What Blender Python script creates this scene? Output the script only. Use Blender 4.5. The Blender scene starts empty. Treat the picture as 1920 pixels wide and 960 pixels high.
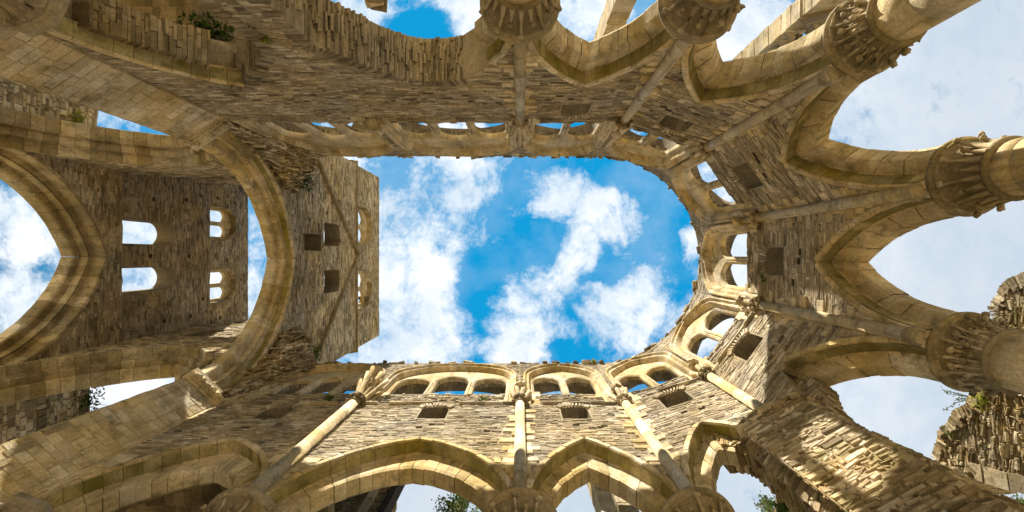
import bpy, math, random
import numpy as np
from mathutils import Vector, Matrix
from mathutils.geometry import delaunay_2d_cdt
random.seed(7); np.random.seed(7)
R = math.radians
rnd = random.random
def U(a, b): return a + (b - a) * random.random()

# ------------------------------------------------------------------ camera, world, sun, exposure
S = bpy.context.scene
COL = S.collection
cam = bpy.data.cameras.new('camera'); camo = bpy.data.objects.new('camera', cam); COL.objects.link(camo)
cam.sensor_width = 36.0; cam.lens = 18.0; cam.clip_start = 0.05; cam.clip_end = 3000
cam.shift_x = -15 / 1920; cam.shift_y = 1 / 1920
camo.location = (0, 0, 0); camo.rotation_euler = (R(180), 0, 0)          # lying on the floor line, looking straight up
S.camera = camo
S.view_settings.view_transform = 'Standard'; S.view_settings.look = 'None'
S.view_settings.gamma = 1.0; S.view_settings.exposure = 1.75
S.view_settings.use_curve_mapping = False
S.cycles.max_bounces = 9; S.cycles.diffuse_bounces = 8

SUN_EL, SUN_AZ = 48.0, 202.6                                             # azimuth clockwise from +Y
sd = Vector((math.sin(R(SUN_AZ)) * math.cos(R(SUN_EL)), math.cos(R(SUN_AZ)) * math.cos(R(SUN_EL)), math.sin(R(SUN_EL))))
sl = bpy.data.lights.new('sun', 'SUN'); sl.energy = 3.2; sl.angle = R(0.5); sl.color = (1.0, 0.92, 0.77)
so = bpy.data.objects.new('sun', sl); COL.objects.link(so)
so.rotation_euler = sd.to_track_quat('Z', 'Y').to_euler(); so.location = sd * 60

def make_world():
    w = bpy.data.worlds.new('World'); S.world = w; w.use_nodes = True
    nt = w.node_tree; nt.nodes.clear(); N = nt.nodes.new; L = nt.links.new
    out = N('ShaderNodeOutputWorld'); bg = N('ShaderNodeBackground'); L(bg.outputs[0], out.inputs[0])
    bg.inputs['Strength'].default_value = 0.10
    sky = N('ShaderNodeTexSky'); sky.sky_type = 'NISHITA'; sky.sun_disc = False
    sky.sun_elevation = R(SUN_EL); sky.sun_rotation = R(SUN_AZ)
    hs = N('ShaderNodeMixRGB'); hs.blend_type = 'MULTIPLY'; hs.inputs[0].default_value = 1.0
    hs.inputs[2].default_value = (0.02, .80, 1.0, 1); L(sky.outputs[0], hs.inputs[1]); dz = N('ShaderNodeMixRGB'); dz.blend_type = 'MULTIPLY'; dz.inputs[0].default_value = 1
    tc = N('ShaderNodeTexCoord'); sep = N('ShaderNodeSeparateXYZ'); L(tc.outputs['Generated'], sep.inputs[0])
    def math_(op, a, b=None, clamp=False):
        m = N('ShaderNodeMath'); m.operation = op; m.use_clamp = clamp
        for i, v in enumerate((a, b)):
            if v is None: continue
            if isinstance(v, (int, float)): m.inputs[i].default_value = v
            else: L(v, m.inputs[i])
        return m.outputs[0]
    L(hs.outputs[0], dz.inputs[1]); L(math_('POWER', math_('MAXIMUM', sep.outputs[2], 0.05), 2.6), dz.inputs[2])
    zz = math_('MAXIMUM', sep.outputs[2], 0.12)
    px = math_('DIVIDE', sep.outputs[0], zz); py = math_('DIVIDE', sep.outputs[1], zz)
    cmb = N('ShaderNodeCombineXYZ'); L(px, cmb.inputs[0]); L(py, cmb.inputs[1])
    def noise(scale, detail, rough, vec, w_=0.0):
        n = N('ShaderNodeTexNoise'); n.noise_dimensions = '4D'; n.inputs['Scale'].default_value = scale
        n.inputs['Detail'].default_value = detail; n.inputs['Roughness'].default_value = rough; n.inputs['W'].default_value = w_
        L(vec, n.inputs['Vector']); return n
    wn = noise(7.0, 5, 0.6, cmb.outputs[0], 3.1)
    off = N('ShaderNodeVectorMath'); off.operation = 'MULTIPLY_ADD'
    L(wn.outputs['Color'], off.inputs[0]); off.inputs[1].default_value = (0.10, 0.10, 0); L(cmb.outputs[0], off.inputs[2])
    off2 = N('ShaderNodeVectorMath'); off2.operation = 'SUBTRACT'; L(off.outputs[0], off2.inputs[0]); off2.inputs[1].default_value = (0.05, 0.05, 0)
    warped = off2.outputs[0]
    # the cloud banks and the blue gaps of this afternoon, by direction in the sky (x/z, y/z, radius, weight)
    def uv(x, y): return ((x - 975) / 960, (y - 481) / 960)
    blobs = [(690, 480, 230, .80), (830, 340, 130, .66), (760, 620, 150, .74), (850, 450, 80, .45),
             (1040, 360, 60, .75), (1120, 410, 75, .8), (1085, 470, 55, .75), (1050, 510, 50, .75), (990, 545, 70, .72), (945, 560, 40, .55), (1000, 600, 60, .6), (1170, 400, 45, .6), (1010, 345, 40, .6),
             (1180, 590, 95, .85), (980, 640, 90, .75), (1240, 600, 50, .6), (1295, 455, 38, .8), (1240, 465, 26, .35),
             (930, 20, 140, .9), (680, 20, 70, .8), (1090, 10, 90, .9), (1400, 60, 120, .9), (1800, 180, 330, 1.1), (1750, 420, 300, 1.2),
             (1750, 760, 330, 1.3), (1400, 930, 240, 1.2), (1100, 950, 240, 1.2), (800, 950, 160, 1.2), (240, 440, 120, .8), (40, 430, 110, .75), (50, 580, 100, .7), (90, 490, 60, .6),
             (240, 520, 110, .8), (400, 420, 60, .7), (410, 530, 60, .8), (480, 440, 60, .3), (480, 560, 70, .7), (220, 225, 60, .5), (240, 750, 140, 1.0), (1200, 260, 50, .45), (1350, 350, 90, .9), (1390, 490, 90, 1.0), (1330, 620, 90, 1.1), (840, 250, 80, .8)]
    holes = [(900, 520, 60, .55), (800, 60, 60, .7), (1000, 330, 60, .35), (1040, 655, 30, .5), (1230, 640, 30, .5), (1000, 440, 50, .4), (1140, 510, 36, .5), (1250, 350, 90, .5)]
    acc = None
    for sgn, lst in ((1, blobs), (-1, holes)):
        for x, y, r, wgt in lst:
            u, v = uv(x, y)
            d = N('ShaderNodeVectorMath'); d.operation = 'DISTANCE'; L(warped, d.inputs[0]); d.inputs[1].default_value = (u, v, 0)
            mr = N('ShaderNodeMapRange'); mr.interpolation_type = 'SMOOTHSTEP'
            L(d.outputs['Value'], mr.inputs['Value']); mr.inputs['From Min'].default_value = 0.35 * r / 960; mr.inputs['From Max'].default_value = 1.25 * r / 960
            mr.inputs['To Min'].default_value = wgt; mr.inputs['To Max'].default_value = 0.0
            if acc is None: acc = mr.outputs[0]
            elif sgn > 0: acc = math_('MAXIMUM', acc, mr.outputs[0])
            else: acc = math_('SUBTRACT', acc, mr.outputs[0])
    n1 = noise(7.5, 10, 0.66, cmb.outputs[0], 1.7)
    n3 = noise(26, 8, 0.7, warped, 5.2)
    dens = math_('ADD', math_('ADD', acc, math_('MULTIPLY', math_('SUBTRACT', n1.outputs[0], 0.5), 2.3)), math_('MULTIPLY', math_('SUBTRACT', n3.outputs[0], 0.5), 1.9))
    cov = N('ShaderNodeMapRange'); cov.interpolation_type = 'SMOOTHSTEP'; L(dens, cov.inputs['Value'])
    cov.inputs['From Min'].default_value = 0.02; cov.inputs['From Max'].default_value = 0.98
    n2 = noise(8.5, 9, 0.66, warped, 8.3)
    # distance from the zenith: the low bank in the east is thicker and greyer
    gx = N('ShaderNodeMapRange'); L(px, gx.inputs['Value']); gx.inputs['From Min'].default_value = 0.35; gx.inputs['From Max'].default_value = 0.85
    gy = N('ShaderNodeMapRange'); L(py, gy.inputs['Value']); gy.inputs['From Min'].default_value = 0.25; gy.inputs['From Max'].default_value = 0.45
    grey = math_('MULTIPLY', math_('MAXIMUM', gx.outputs[0], gy.outputs[0]), 0.78)
    r1 = N('ShaderNodeValToRGB'); L(n2.outputs[0], r1.inputs[0])
    r1.color_ramp.elements[0].position = 0.34; r1.color_ramp.elements[0].color = (.46, .56, .66, 1)
    r1.color_ramp.elements[1].position = 0.64; r1.color_ramp.elements[1].color = (.80, .815, .83, 1)
    mg = N('ShaderNodeMixRGB'); L(grey, mg.inputs[0]); L(r1.outputs[0], mg.inputs[1]); mg.inputs[2].default_value = (.42, .485, .56, 1)
    sc_ = N('ShaderNodeMixRGB'); sc_.blend_type = 'MULTIPLY'; sc_.inputs[0].default_value = 1; L(mg.outputs[0], sc_.inputs[1])
    sc_.inputs[2].default_value = (4.2, 4.2, 4.2, 1)
    mix = N('ShaderNodeMixRGB'); veil = noise(3.2, 8, .62, cmb.outputs[0], 2.2); vm = N('ShaderNodeMapRange'); L(veil.outputs[0], vm.inputs['Value']); vm.inputs['From Min'].default_value = .46; vm.inputs['From Max'].default_value = .75; vm.inputs['To Max'].default_value = .38
    L(math_('MAXIMUM', cov.outputs[0], vm.outputs[0]), mix.inputs[0]); dk = N('ShaderNodeMixRGB'); dk.blend_type = 'DARKEN'; dk.inputs[0].default_value = 1; L(dz.outputs[0], dk.inputs[1]); dk.inputs[2].default_value = (.02, 1.03, 2.15, 1)
    L(dk.outputs[0], mix.inputs[1]); L(sc_.outputs[0], mix.inputs[2])
    L(mix.outputs[0], bg.inputs['Color'])
make_world()

# ------------------------------------------------------------------ materials
def stone_mat(name, ramp, stain=.45, moss=.0, lichen=.25, bump=.5, mscale=(1, 1, 1), fine=22.0, var=(.62, 1.25), mosscol=(.15, .15, .035), streak=.25):
    m = bpy.data.materials.new(name); m.use_nodes = True
    nt = m.node_tree; N = nt.nodes.new; L = nt.links.new
    bsdf = nt.nodes['Principled BSDF']; bsdf.inputs['Roughness'].default_value = .92
    bsdf.inputs['Specular IOR Level'].default_value = .18
    tc = N('ShaderNodeTexCoord'); oi = N('ShaderNodeObjectInfo')
    ad = N('ShaderNodeVectorMath'); ad.operation = 'ADD'; L(tc.outputs['Object'], ad.inputs[0])
    mu = N('ShaderNodeMath'); mu.operation = 'MULTIPLY'; L(oi.outputs['Random'], mu.inputs[0]); mu.inputs[1].default_value = 40; L(mu.outputs[0], ad.inputs[1])
    mp = N('ShaderNodeMapping'); mp.inputs['Scale'].default_value = mscale; L(ad.outputs[0], mp.inputs['Vector'])
    at = N('ShaderNodeAttribute'); at.attribute_name = 'rnd'
    cr = N('ShaderNodeValToRGB'); e = cr.color_ramp.elements
    while len(e) < len(ramp): e.new(.5)
    for i, (p, c) in enumerate(ramp): e[i].position = p; e[i].color = (*c, 1)
    L(at.outputs['Fac'], cr.inputs[0])
    def noise(sc, det, vec, ro=.6):
        n = N('ShaderNodeTexNoise'); n.inputs['Scale'].default_value = sc; n.inputs['Detail'].default_value = det
        n.inputs['Roughness'].default_value = ro; L(vec, n.inputs['Vector']); return n.outputs[0]
    def mr(v, a, b, c, d):
        n = N('ShaderNodeMapRange'); L(v, n.inputs['Value'])
        for k, x in zip(('From Min', 'From Max', 'To Min', 'To Max'), (a, b, c, d)): n.inputs[k].default_value = x
        return n.outputs[0]
    def mixc(f, a, b, mode='MIX'):
        n = N('ShaderNodeMixRGB'); n.blend_type = mode
        if isinstance(f, float): n.inputs[0].default_value = f
        else: L(f, n.inputs[0])
        L(a, n.inputs[1])
        if isinstance(b, tuple): n.inputs[2].default_value = (*b, 1)
        else: L(b, n.inputs[2])
        return n.outputs[0]
    big = mr(noise(.9, 6, ad.outputs[0]), .3, .7, var[0], var[1])
    f1 = noise(fine, 8, mp.outputs[0], .68)
    fin = mr(f1, .25, .75, .62, 1.36)
    g = N('ShaderNodeMath'); g.operation = 'MULTIPLY'; L(big, g.inputs[0]); L(fin, g.inputs[1])
    cb = N('ShaderNodeCombineXYZ')
    for i in range(3): L(g.outputs[0], cb.inputs[i])
    c = mixc(1.0, cr.outputs[0], cb.outputs[0], 'MULTIPLY')
    hv = N('ShaderNodeHueSaturation'); L(c, hv.inputs['Color']); L(mr(noise(.55, 7, ad.outputs[0], .65), .36, .64, .68, 1.28), hv.inputs['Saturation']); c = hv.outputs[0]
    if stain:
        c = mixc(mr(noise(2.6, 9, ad.outputs[0], .7), .52, .68, 0, stain), c, (.055, .045, .03))
    if streak:                                          # rain streaks running down the stone
        ms = N('ShaderNodeMapping'); ms.inputs['Scale'].default_value = (4.5, 4.5, .35); L(ad.outputs[0], ms.inputs['Vector'])
        c = mixc(mr(noise(1.0, 8, ms.outputs[0], .7), .53, .66, 0, streak), c, (.085, .07, .05))
    if lichen:
        c = mixc(mr(noise(31, 4, ad.outputs[0], .55), .62, .68, 0, lichen), c, (.62, .56, .40))
    if moss:
        c = mixc(mr(noise(1.3, 8, ad.outputs[0], .7), .45, .66, 0, moss), c, mosscol)
    L(c, bsdf.inputs['Base Color'])
    b = N('ShaderNodeBump'); b.inputs['Strength'].default_value = bump; b.inputs['Distance'].default_value = .03
    bh = N('ShaderNodeMath'); bh.operation = 'ADD'; L(f1, bh.inputs[0]); L(noise(fine * .35, 6, mp.outputs[0]), bh.inputs[1])
    L(bh.outputs[0], b.inputs['Height']); L(b.outputs[0], bsdf.inputs['Normal'])
    return m
SLATE = stone_mat('slate_rubble', [(0, (0.151, 0.122, 0.084)), (.15, (0.313, 0.255, 0.174)), (.6, (0.499, 0.412, 0.284)), (.88, (0.650, 0.551, 0.394)), (1, (0.780, 0.696, 0.545))], stain=.45, moss=.25, lichen=.25, bump=.8, mscale=(1, 1, 3.0), fine=14, mosscol=(.21, .185, .09))
TSLATE = stone_mat('tower_rubble', [(0, (0.180, 0.143, 0.090)), (.3, (0.392, 0.313, 0.201)), (.65, (0.530, 0.435, 0.286)), (1, (0.700, 0.594, 0.424))], stain=.4, moss=.16, lichen=.3, bump=.8, mscale=(1, 1, 3.0), fine=10, mosscol=(.25, .21, .09))
ASHLAR = stone_mat('limestone_ashlar', [(0, (0.536, 0.410, 0.222)), (.4, (0.650, 0.507, 0.291)), (.75, (0.718, 0.570, 0.342)), (1, (0.752, 0.638, 0.445))], stain=.6, moss=.34, lichen=.35, bump=.32, fine=26, mosscol=(.29, .235, .07), streak=.5)
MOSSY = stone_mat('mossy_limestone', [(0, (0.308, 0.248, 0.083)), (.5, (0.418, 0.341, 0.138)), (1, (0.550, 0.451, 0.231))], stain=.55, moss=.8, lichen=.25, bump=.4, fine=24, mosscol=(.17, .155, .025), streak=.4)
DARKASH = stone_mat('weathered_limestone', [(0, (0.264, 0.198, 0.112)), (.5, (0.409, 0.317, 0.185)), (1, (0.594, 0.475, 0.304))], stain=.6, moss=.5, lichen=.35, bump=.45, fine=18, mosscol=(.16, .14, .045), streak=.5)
RUBBLE = stone_mat('brown_rubble', [(0, (0.172, 0.127, 0.075)), (.4, (0.380, 0.287, 0.172)), (.75, (0.564, 0.448, 0.287)), (1, (0.736, 0.632, 0.460))], stain=.5, moss=.45, lichen=.35, bump=.9, fine=12, mosscol=(.27, .24, .07))
def leaf_mat(name, a, b):
    m = bpy.data.materials.new(name); m.use_nodes = True; nt = m.node_tree; N = nt.nodes.new; L = nt.links.new
    p = nt.nodes['Principled BSDF']; p.inputs['Roughness'].default_value = .75; p.inputs['Specular IOR Level'].default_value = .25
    at = N('ShaderNodeAttribute'); at.attribute_name = 'rnd'; cr = N('ShaderNodeValToRGB')
    cr.color_ramp.elements[0].color = (*a, 1); cr.color_ramp.elements[1].color = (*b, 1)
    L(at.outputs['Fac'], cr.inputs[0]); L(cr.outputs[0], p.inputs['Base Color'])
    tr = N('ShaderNodeBsdfTranslucent'); L(cr.outputs[0], tr.inputs[0]); mx = N('ShaderNodeMixShader'); mx.inputs[0].default_value = .45
    L(p.outputs[0], mx.inputs[1]); L(tr.outputs[0], mx.inputs[2]); L(mx.outputs[0], nt.nodes['Material Output'].inputs[0])
    return m
LEAF = leaf_mat('leaf_green', (.05, .08, .015), (.16, .21, .05))
FERN = leaf_mat('fern_yellow', (.16, .19, .02), (.42, .42, .05))
IVY = leaf_mat('ivy_green', (.02, .045, .01), (.09, .14, .03))
BARK = stone_mat('bark', [(0, (.05, .04, .03)), (1, (.12, .09, .06))], stain=.2, lichen=.1, bump=.8)
GROUND = stone_mat('bounce_ground', [(0, (.52, .44, .30)), (1, (.56, .48, .34))], stain=.1, moss=.2, lichen=.2, bump=.5, mosscol=(.2, .2, .06))  # unseen ground; pale warm colour chosen to bounce light up onto the soffits
TIMBER = stone_mat('dark_timber', [(0, (.05, .038, .028)), (1, (.10, .075, .055))], stain=.3, lichen=.05, bump=.5)

# ------------------------------------------------------------------ mesh building
class MB:
    def __init__(s): s.v = []; s.f = []; s.r = []; s.sm = []
    def quad(s, pts, r=None, smooth=False):
        i = len(s.v); s.v += [tuple(p) for p in pts]; s.f.append(tuple(range(i, i + len(pts)))); s.r.append(rnd() if r is None else r); s.sm.append(smooth)
    def hexa(s, p, r=None, skip=()):
        """8 corners: 0-3 front loop, 4-7 back loop"""
        r = rnd() if r is None else r
        i = len(s.v); s.v += [tuple(q) for q in p]
        for k, f in enumerate(((0, 1, 2, 3), (7, 6, 5, 4), (0, 4, 5, 1), (1, 5, 6, 2), (2, 6, 7, 3), (3, 7, 4, 0))):
            if k in skip: continue
            s.f.append(tuple(i + q for q in f)); s.r.append(r); s.sm.append(False)
    def box(s, c, h, rot=None, r=None, jit=0):
        c = Vector(c); pts = []
        for dz in (-1, 1):
            for dx, dy in ((-1, -1), (1, -1), (1, 1), (-1, 1)):
                q = Vector((dx * h[0] + U(-jit, jit), dy * h[1] + U(-jit, jit), dz * h[2] + U(-jit, jit)))
                if rot is not None: q = rot @ q
                pts.append(c + q)
        s.hexa(pts, r)
    def tube(s, pts, rad, n=10, caps=True, r=None, smooth=True):
        pts = [Vector(p) for p in pts]; r = rnd() if r is None else r
        if not hasattr(rad, '__len__'): rad = [rad] * len(pts)
        rings = []
        for k, p in enumerate(pts):
            t = (pts[min(k + 1, len(pts) - 1)] - pts[max(k - 1, 0)]).normalized()
            a = t.cross(Vector((0, 0, 1)) if abs(t.z) < .9 else Vector((1, 0, 0))).normalized(); b = t.cross(a)
            i = len(s.v); rings.append(i)
            for j in range(n):
                an = 2 * math.pi * j / n; s.v.append(tuple(p + (a * math.cos(an) + b * math.sin(an)) * rad[k]))
        for k in range(len(pts) - 1):
            for j in range(n):
                s.f.append((rings[k] + j, rings[k] + (j + 1) % n, rings[k + 1] + (j + 1) % n, rings[k + 1] + j)); s.r.append(r); s.sm.append(smooth)
        if caps:
            for q in (rings[0], rings[-1]):
                s.f.append(tuple(q + j for j in range(n))); s.r.append(r); s.sm.append(False)
    def lathe(s, c, prof, n=32, r=None, smooth=True, lobes=0, amp=0):
        c = Vector(c); r = rnd() if r is None else r; rings = []
        for q, z in prof:
            rings.append(len(s.v))
            for j in range(n):
                an = 2 * math.pi * j / n; qq = q * (1 + (amp * math.cos(lobes * an) if lobes else 0))
                s.v.append((c.x + qq * math.cos(an), c.y + qq * math.sin(an), c.z + z))
        for k in range(len(prof) - 1):
            for j in range(n):
                s.f.append((rings[k] + j, rings[k] + (j + 1) % n, rings[k + 1] + (j + 1) % n, rings[k + 1] + j)); s.r.append(r); s.sm.append(smooth)
    def lump(s, c, rad, r=None, jit=.25):
        r = rnd() if r is None else r; c = Vector(c)
        if not hasattr(rad, '__len__'): rad = (rad,) * 3
        i = len(s.v); n, m = 8, 5
        for a in range(1, m):
            th = math.pi * a / m
            for j in range(n):
                ph = 2 * math.pi * (j + .5 * (a % 2)) / n; k = 1 + U(-jit, jit)
                s.v.append((c.x + rad[0] * k * math.sin(th) * math.cos(ph), c.y + rad[1] * k * math.sin(th) * math.sin(ph), c.z + rad[2] * k * math.cos(th)))
        for a in range(m - 2):
            for j in range(n):
                s.f.append((i + a * n + j, i + a * n + (j + 1) % n, i + (a + 1) * n + (j + 1) % n, i + (a + 1) * n + j)); s.r.append(r); s.sm.append(True)
        s.f.append(tuple(i + j for j in range(n))); s.r.append(r); s.sm.append(True)
        s.f.append(tuple(i + (m - 2) * n + j for j in range(n))); s.r.append(r); s.sm.append(True)
    def build(s, name, mat, parent=None, extra=()):
        if not s.v: return None
        mi = [0] * len(s.f); mats = mat if isinstance(mat, (list, tuple)) else [mat]
        for k, o_ in enumerate(extra):
            n = len(s.v); s.v += o_.v; s.f += [tuple(q + n for q in f) for f in o_.f]; s.r += o_.r; s.sm += o_.sm; mi += [k + 1] * len(o_.f)
        off = Vector((0, 0, 0)); p = parent
        while p is not None: off += p.location; p = p.parent
        me = bpy.data.meshes.new(name)
        me.from_pydata([(a - off.x, b - off.y, c - off.z) for a, b, c in s.v], [], s.f); me.update()
        at = me.attributes.new('rnd', 'FLOAT', 'FACE'); at.data.foreach_set('value', s.r)
        me.polygons.foreach_set('use_smooth', s.sm)
        for q in mats: me.materials.append(q)
        me.polygons.foreach_set('material_index', mi)
        o = bpy.data.objects.new(name, me); COL.objects.link(o)
        if parent is not None: o.parent = parent
        return o
def thing(name, label, cat, loc, group=None):
    o = bpy.data.objects.new(name, None); COL.objects.link(o); o.location = loc; o.empty_display_size = .2
    o['label'] = label; o['category'] = cat; o['kind'] = 'thing'
    if group: o['group'] = group
    return o
def tag(o, label, cat, group=None):
    o['kind'] = 'thing'; o['label'] = label; o['category'] = cat
    if group: o['group'] = group
    return o
def ss(a, b, x):
    t = min(1, max(0, (x - a) / (b - a))); return t * t * (3 - 2 * t)

class W:
    """a wall plane: s along it, z up, d into the masonry (negative towards the inside)"""
    def __init__(s, O, e, n, bulge=0, L=1, d0=0): s.O = Vector((*O, 0)); s.e = Vector((*e, 0)); s.n = Vector((*n, 0)); s.b = bulge; s.L = L; s.d0 = d0
    def __call__(s, a, z, d=0):
        if s.b:
            t = min(1, max(0, a / s.L)); d = d + s.b * 4 * t * (1 - t) * ss(13.2, 17.2, z)
        p = s.O + s.e * a + s.n * (d + s.d0); p.z = z; return p
    def shift(s, d): return W((s.O.x, s.O.y), (s.e.x, s.e.y), (s.n.x, s.n.y), s.b, s.L, s.d0 + d)
def seg(p, q, flip=False):
    p = Vector(p); q = Vector(q); e = (q - p).normalized(); n = Vector((-e.y, e.x))
    if flip: n = -n
    return W(p, e, n, 0, (q - p).length)

def pointed(sc, w, zs, h, n=14):
    pts = []
    if h >= w * .98:
        c = (h * h - w * w) / (2 * w); rr = w + c; a1 = math.atan2(h, -c)
        for k in range(n + 1):
            a = math.pi + (a1 - math.pi) * k / n
            pts.append((c + rr * math.cos(a), rr * math.sin(a)))
    else:
        for k in range(n + 1):
            a = math.pi - math.pi / 2 * k / n; pts.append((w * math.cos(a), h * math.sin(a)))
    left = [(sc + x, zs + z) for x, z in pts]; right = [(sc - x, zs + z) for x, z in reversed(pts[:-1])]
    return left + right
class Path:
    def __init__(s, pts):
        s.p = np.array(pts, float); d = np.hypot(*(s.p[1:] - s.p[:-1]).T); s.l = np.concatenate(([0], np.cumsum(d))); s.len = s.l[-1]
    def at(s, t):
        x = t * s.len; return np.array((np.interp(x, s.l, s.p[:, 0]), np.interp(x, s.l, s.p[:, 1])))
    def nrm(s, t):
        e = .012; a = s.at(max(0, t - e)); b = s.at(min(1, t + e)); d = b - a; d = d / (np.hypot(*d) + 1e-9)
        return np.array((-d[1], d[0]))                  # outward (left of travel): up at the crown
def offset_path(pts, o):
    P = Path(pts); n = len(pts); out = []
    for k in range(n):
        t = P.l[k] / P.len; q = P.at(t) + P.nrm(t) * o; out.append((q[0], q[1]))
    return out

def inside(poly, xs, zs):
    p = np.array(poly); x0, z0 = p[:, 0], p[:, 1]; x1, z1 = np.roll(x0, -1), np.roll(z0, -1)
    X = xs[:, None]; Z = zs[:, None]
    c = ((z0 > Z) != (z1 > Z)) & (X < (x1 - x0) * (Z - z0) / (np.where(z1 == z0, 1e-9, z1 - z0)) + x0)
    return (c.sum(1) % 2) == 1
def panel(mb, w, outline, holes=(), T=.85, r=.33, back=True, sides=True):
    loops = [outline] + list(holes); pts = [Vector((a, b, 0)) for l in loops for a, b in l]
    ed = []; o = 0
    for l in loops:
        ed += [(o + k, o + (k + 1) % len(l)) for k in range(len(l))]; o += len(l)
    cv, _, cf, *_r = delaunay_2d_cdt([Vector((p.x, p.y)) for p in pts], ed, [], 0, 1e-7)
    cen = np.array([[sum(cv[k].x for k in f) / 3, sum(cv[k].y for k in f) / 3] for f in cf])
    ok = inside(outline, cen[:, 0], cen[:, 1])
    for l in holes: ok &= ~inside(l, cen[:, 0], cen[:, 1])
    tris = [f for f, q in zip(cf, ok) if q]; cp = [(v.x, v.y) for v in cv]
    i = len(mb.v); n = len(cp)
    mb.v += [tuple(w(a, b, 0)) for a, b in cp] + [tuple(w(a, b, T)) for a, b in cp]
    for t in tris:
        mb.f.append(tuple(i + k for k in t)); mb.r.append(r); mb.sm.append(False)
        if back: mb.f.append(tuple(i + n + k for k in reversed(t))); mb.r.append(.4); mb.sm.append(False)
    i = len(mb.v); n = len(pts)
    if sides:
        mb.v += [tuple(w(p.x, p.y, 0)) for p in pts] + [tuple(w(p.x, p.y, T)) for p in pts]
        o = 0
        for l in loops:
            m = len(l); rr = .45
            for k in range(m):
                if k % 2 == 0: rr = U(.2, .7) if l is outline else U(0, .12)  # sides of openings coloured dark, standing in for the shade inside them
                a, b = o + k, o + (k + 1) % m
                mb.f.append((i + a, i + b, i + n + b, i + n + a)); mb.r.append(rr); mb.sm.append(False)
            o += m
def stone_fill(mb, w, outline, excl, h=(.03, .08), l=(.08, .36), dep=.02, gap=.006, zr=None, rr=(0, 1), base=.0, tilt=.012, pal=None):
    p = np.array(outline); s0, s1 = p[:, 0].min(), p[:, 0].max(); z0, z1 = (p[:, 1].min(), p[:, 1].max()) if zr is None else zr
    z = z0; ds = .02; xs = np.arange(s0, s1 + ds, ds)
    while z < z1:
        hh = U(*h) * (U(1.5, 2.1) if rnd() < .10 else 1); ok = None
        for q in (.12, .88):
            zs = np.full_like(xs, z + q * hh); m = inside(outline, xs, zs)
            for e in excl: m &= ~inside(e, xs, zs)
            ok = m if ok is None else ok & m
        k = 0; n = len(xs)
        while k < n:
            if not ok[k]: k += 1; continue
            j = k
            while j + 1 < n and ok[j + 1]: j += 1
            a, b = xs[k], xs[j]
            while b - a > .05:
                ll = min(U(*l) * (.45 if rnd() < .2 else 1), b - a)
                if b - a - ll < .09: ll = b - a
                d = -base - dep * rnd() ** 1.3; g = gap * U(.5, 1.6); t = U(-tilt, tilt); bv = min(.012, hh * .16)
                za, zb = z + g * .5, z + hh - g * .5; sa, sb = a + g * .6, a + ll - g * .6
                fr = [w(sa + bv, za + bv + t, d + U(-.006, .006)), w(sb - bv, za + bv - t, d + U(-.006, .006)), w(sb - bv, zb - bv - t, d + U(-.006, .006)), w(sa + bv, zb - bv + t, d + U(-.006, .006))]
                bk = [w(sa, za + t, .02), w(sb, za - t, .02), w(sb, zb - t, .02), w(sa, zb + t, .02)]
                mb.hexa(fr + bk, rr[0] + (rr[1] - rr[0]) * rnd(), skip=(1,)); a += ll
            k = j + 1
        z += hh
def rough_soffit(mb, w, pts, d0=0., d1=.85, step=(.035, .075), out=.22, inn=.07, rr=(0, 1)):
    P = Path(pts); x = 0
    while x < P.len:
        st = U(*step); t = min(1, (x + st * .5) / P.len); c = P.at(t); n = P.nrm(t); tn = np.array((n[1], -n[0]))
        d = d0 - U(0, .05)
        while d < d1 - .05:
            dl = min(U(.12, .42), d1 - d); hf = st * .46; i0 = -U(0, inn) * rnd() ; i1 = out
            q = []
            for dd in (d + .006, d + dl - .006):
                for ta, na in ((-hf, i0), (hf, i0 + U(-.01, .01)), (hf, i1), (-hf, i1)):
                    pp = c + tn * ta + n * na; q.append(w(pp[0], pp[1], dd + U(-.008, .008)))
            mb.hexa(q, U(*rr)); d += dl
        x += st
def sweep(mb, w, pO, pI, prof, t0=0., t1=1., vl=.32, gap=.006, sub=3, jit=.008, rr=(0, 1)):
    """ring of voussoirs: profile points are (mix inner->outer, offset outwards, depth)"""
    PO, PI = Path(pO), Path(pI); nv = max(2, int(round(PO.len * (t1 - t0) / vl)))
    if nv % 2 and t0 == 0 and t1 == 1: nv += 1
    for k in range(nv):
        a = t0 + (t1 - t0) * k / nv; b = t0 + (t1 - t0) * (k + 1) / nv; g = gap / PO.len
        a += g; b -= g; jo, jd = U(-jit, jit), U(-jit, jit); r = U(*rr); rows = []
        for q in range(sub + 1):
            t = a + (b - a) * q / sub; te = min(max(t, 0.0001), .9999); n = PO.nrm(te if abs(te - .5) > .012 else (.487 if k < nv * .5 / max(.001, (t1 - t0)) and a < .5 - 1e-6 and b <= .5 + 1e-6 else .513))
            o, i = PO.at(t), PI.at(t); row = []
            for m, of, d in prof:
                p = i + (o - i) * m + n * (of + jo); row.append(len(mb.v)); mb.v.append(tuple(w(p[0], p[1], d + jd)))
            rows.append(row)
        for q in range(sub):
            for c in range(len(prof) - 1):
                mb.f.append((rows[q][c], rows[q][c + 1], rows[q + 1][c + 1], rows[q + 1][c])); mb.r.append(r); mb.sm.append(False)
        for row in (rows[0], rows[-1]):
            mb.f.append(tuple(row)); mb.r.append(r); mb.sm.append(False)

# ------------------------------------------------------------------ ground
g = MB(); g.quad([(-1500, -1500, -1.6), (1500, -1500, -1.6), (1500, 1500, -1.6), (-1500, 1500, -1.6)], .5)
go = g.build('ground', GROUND); go['kind'] = 'structure'

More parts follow.
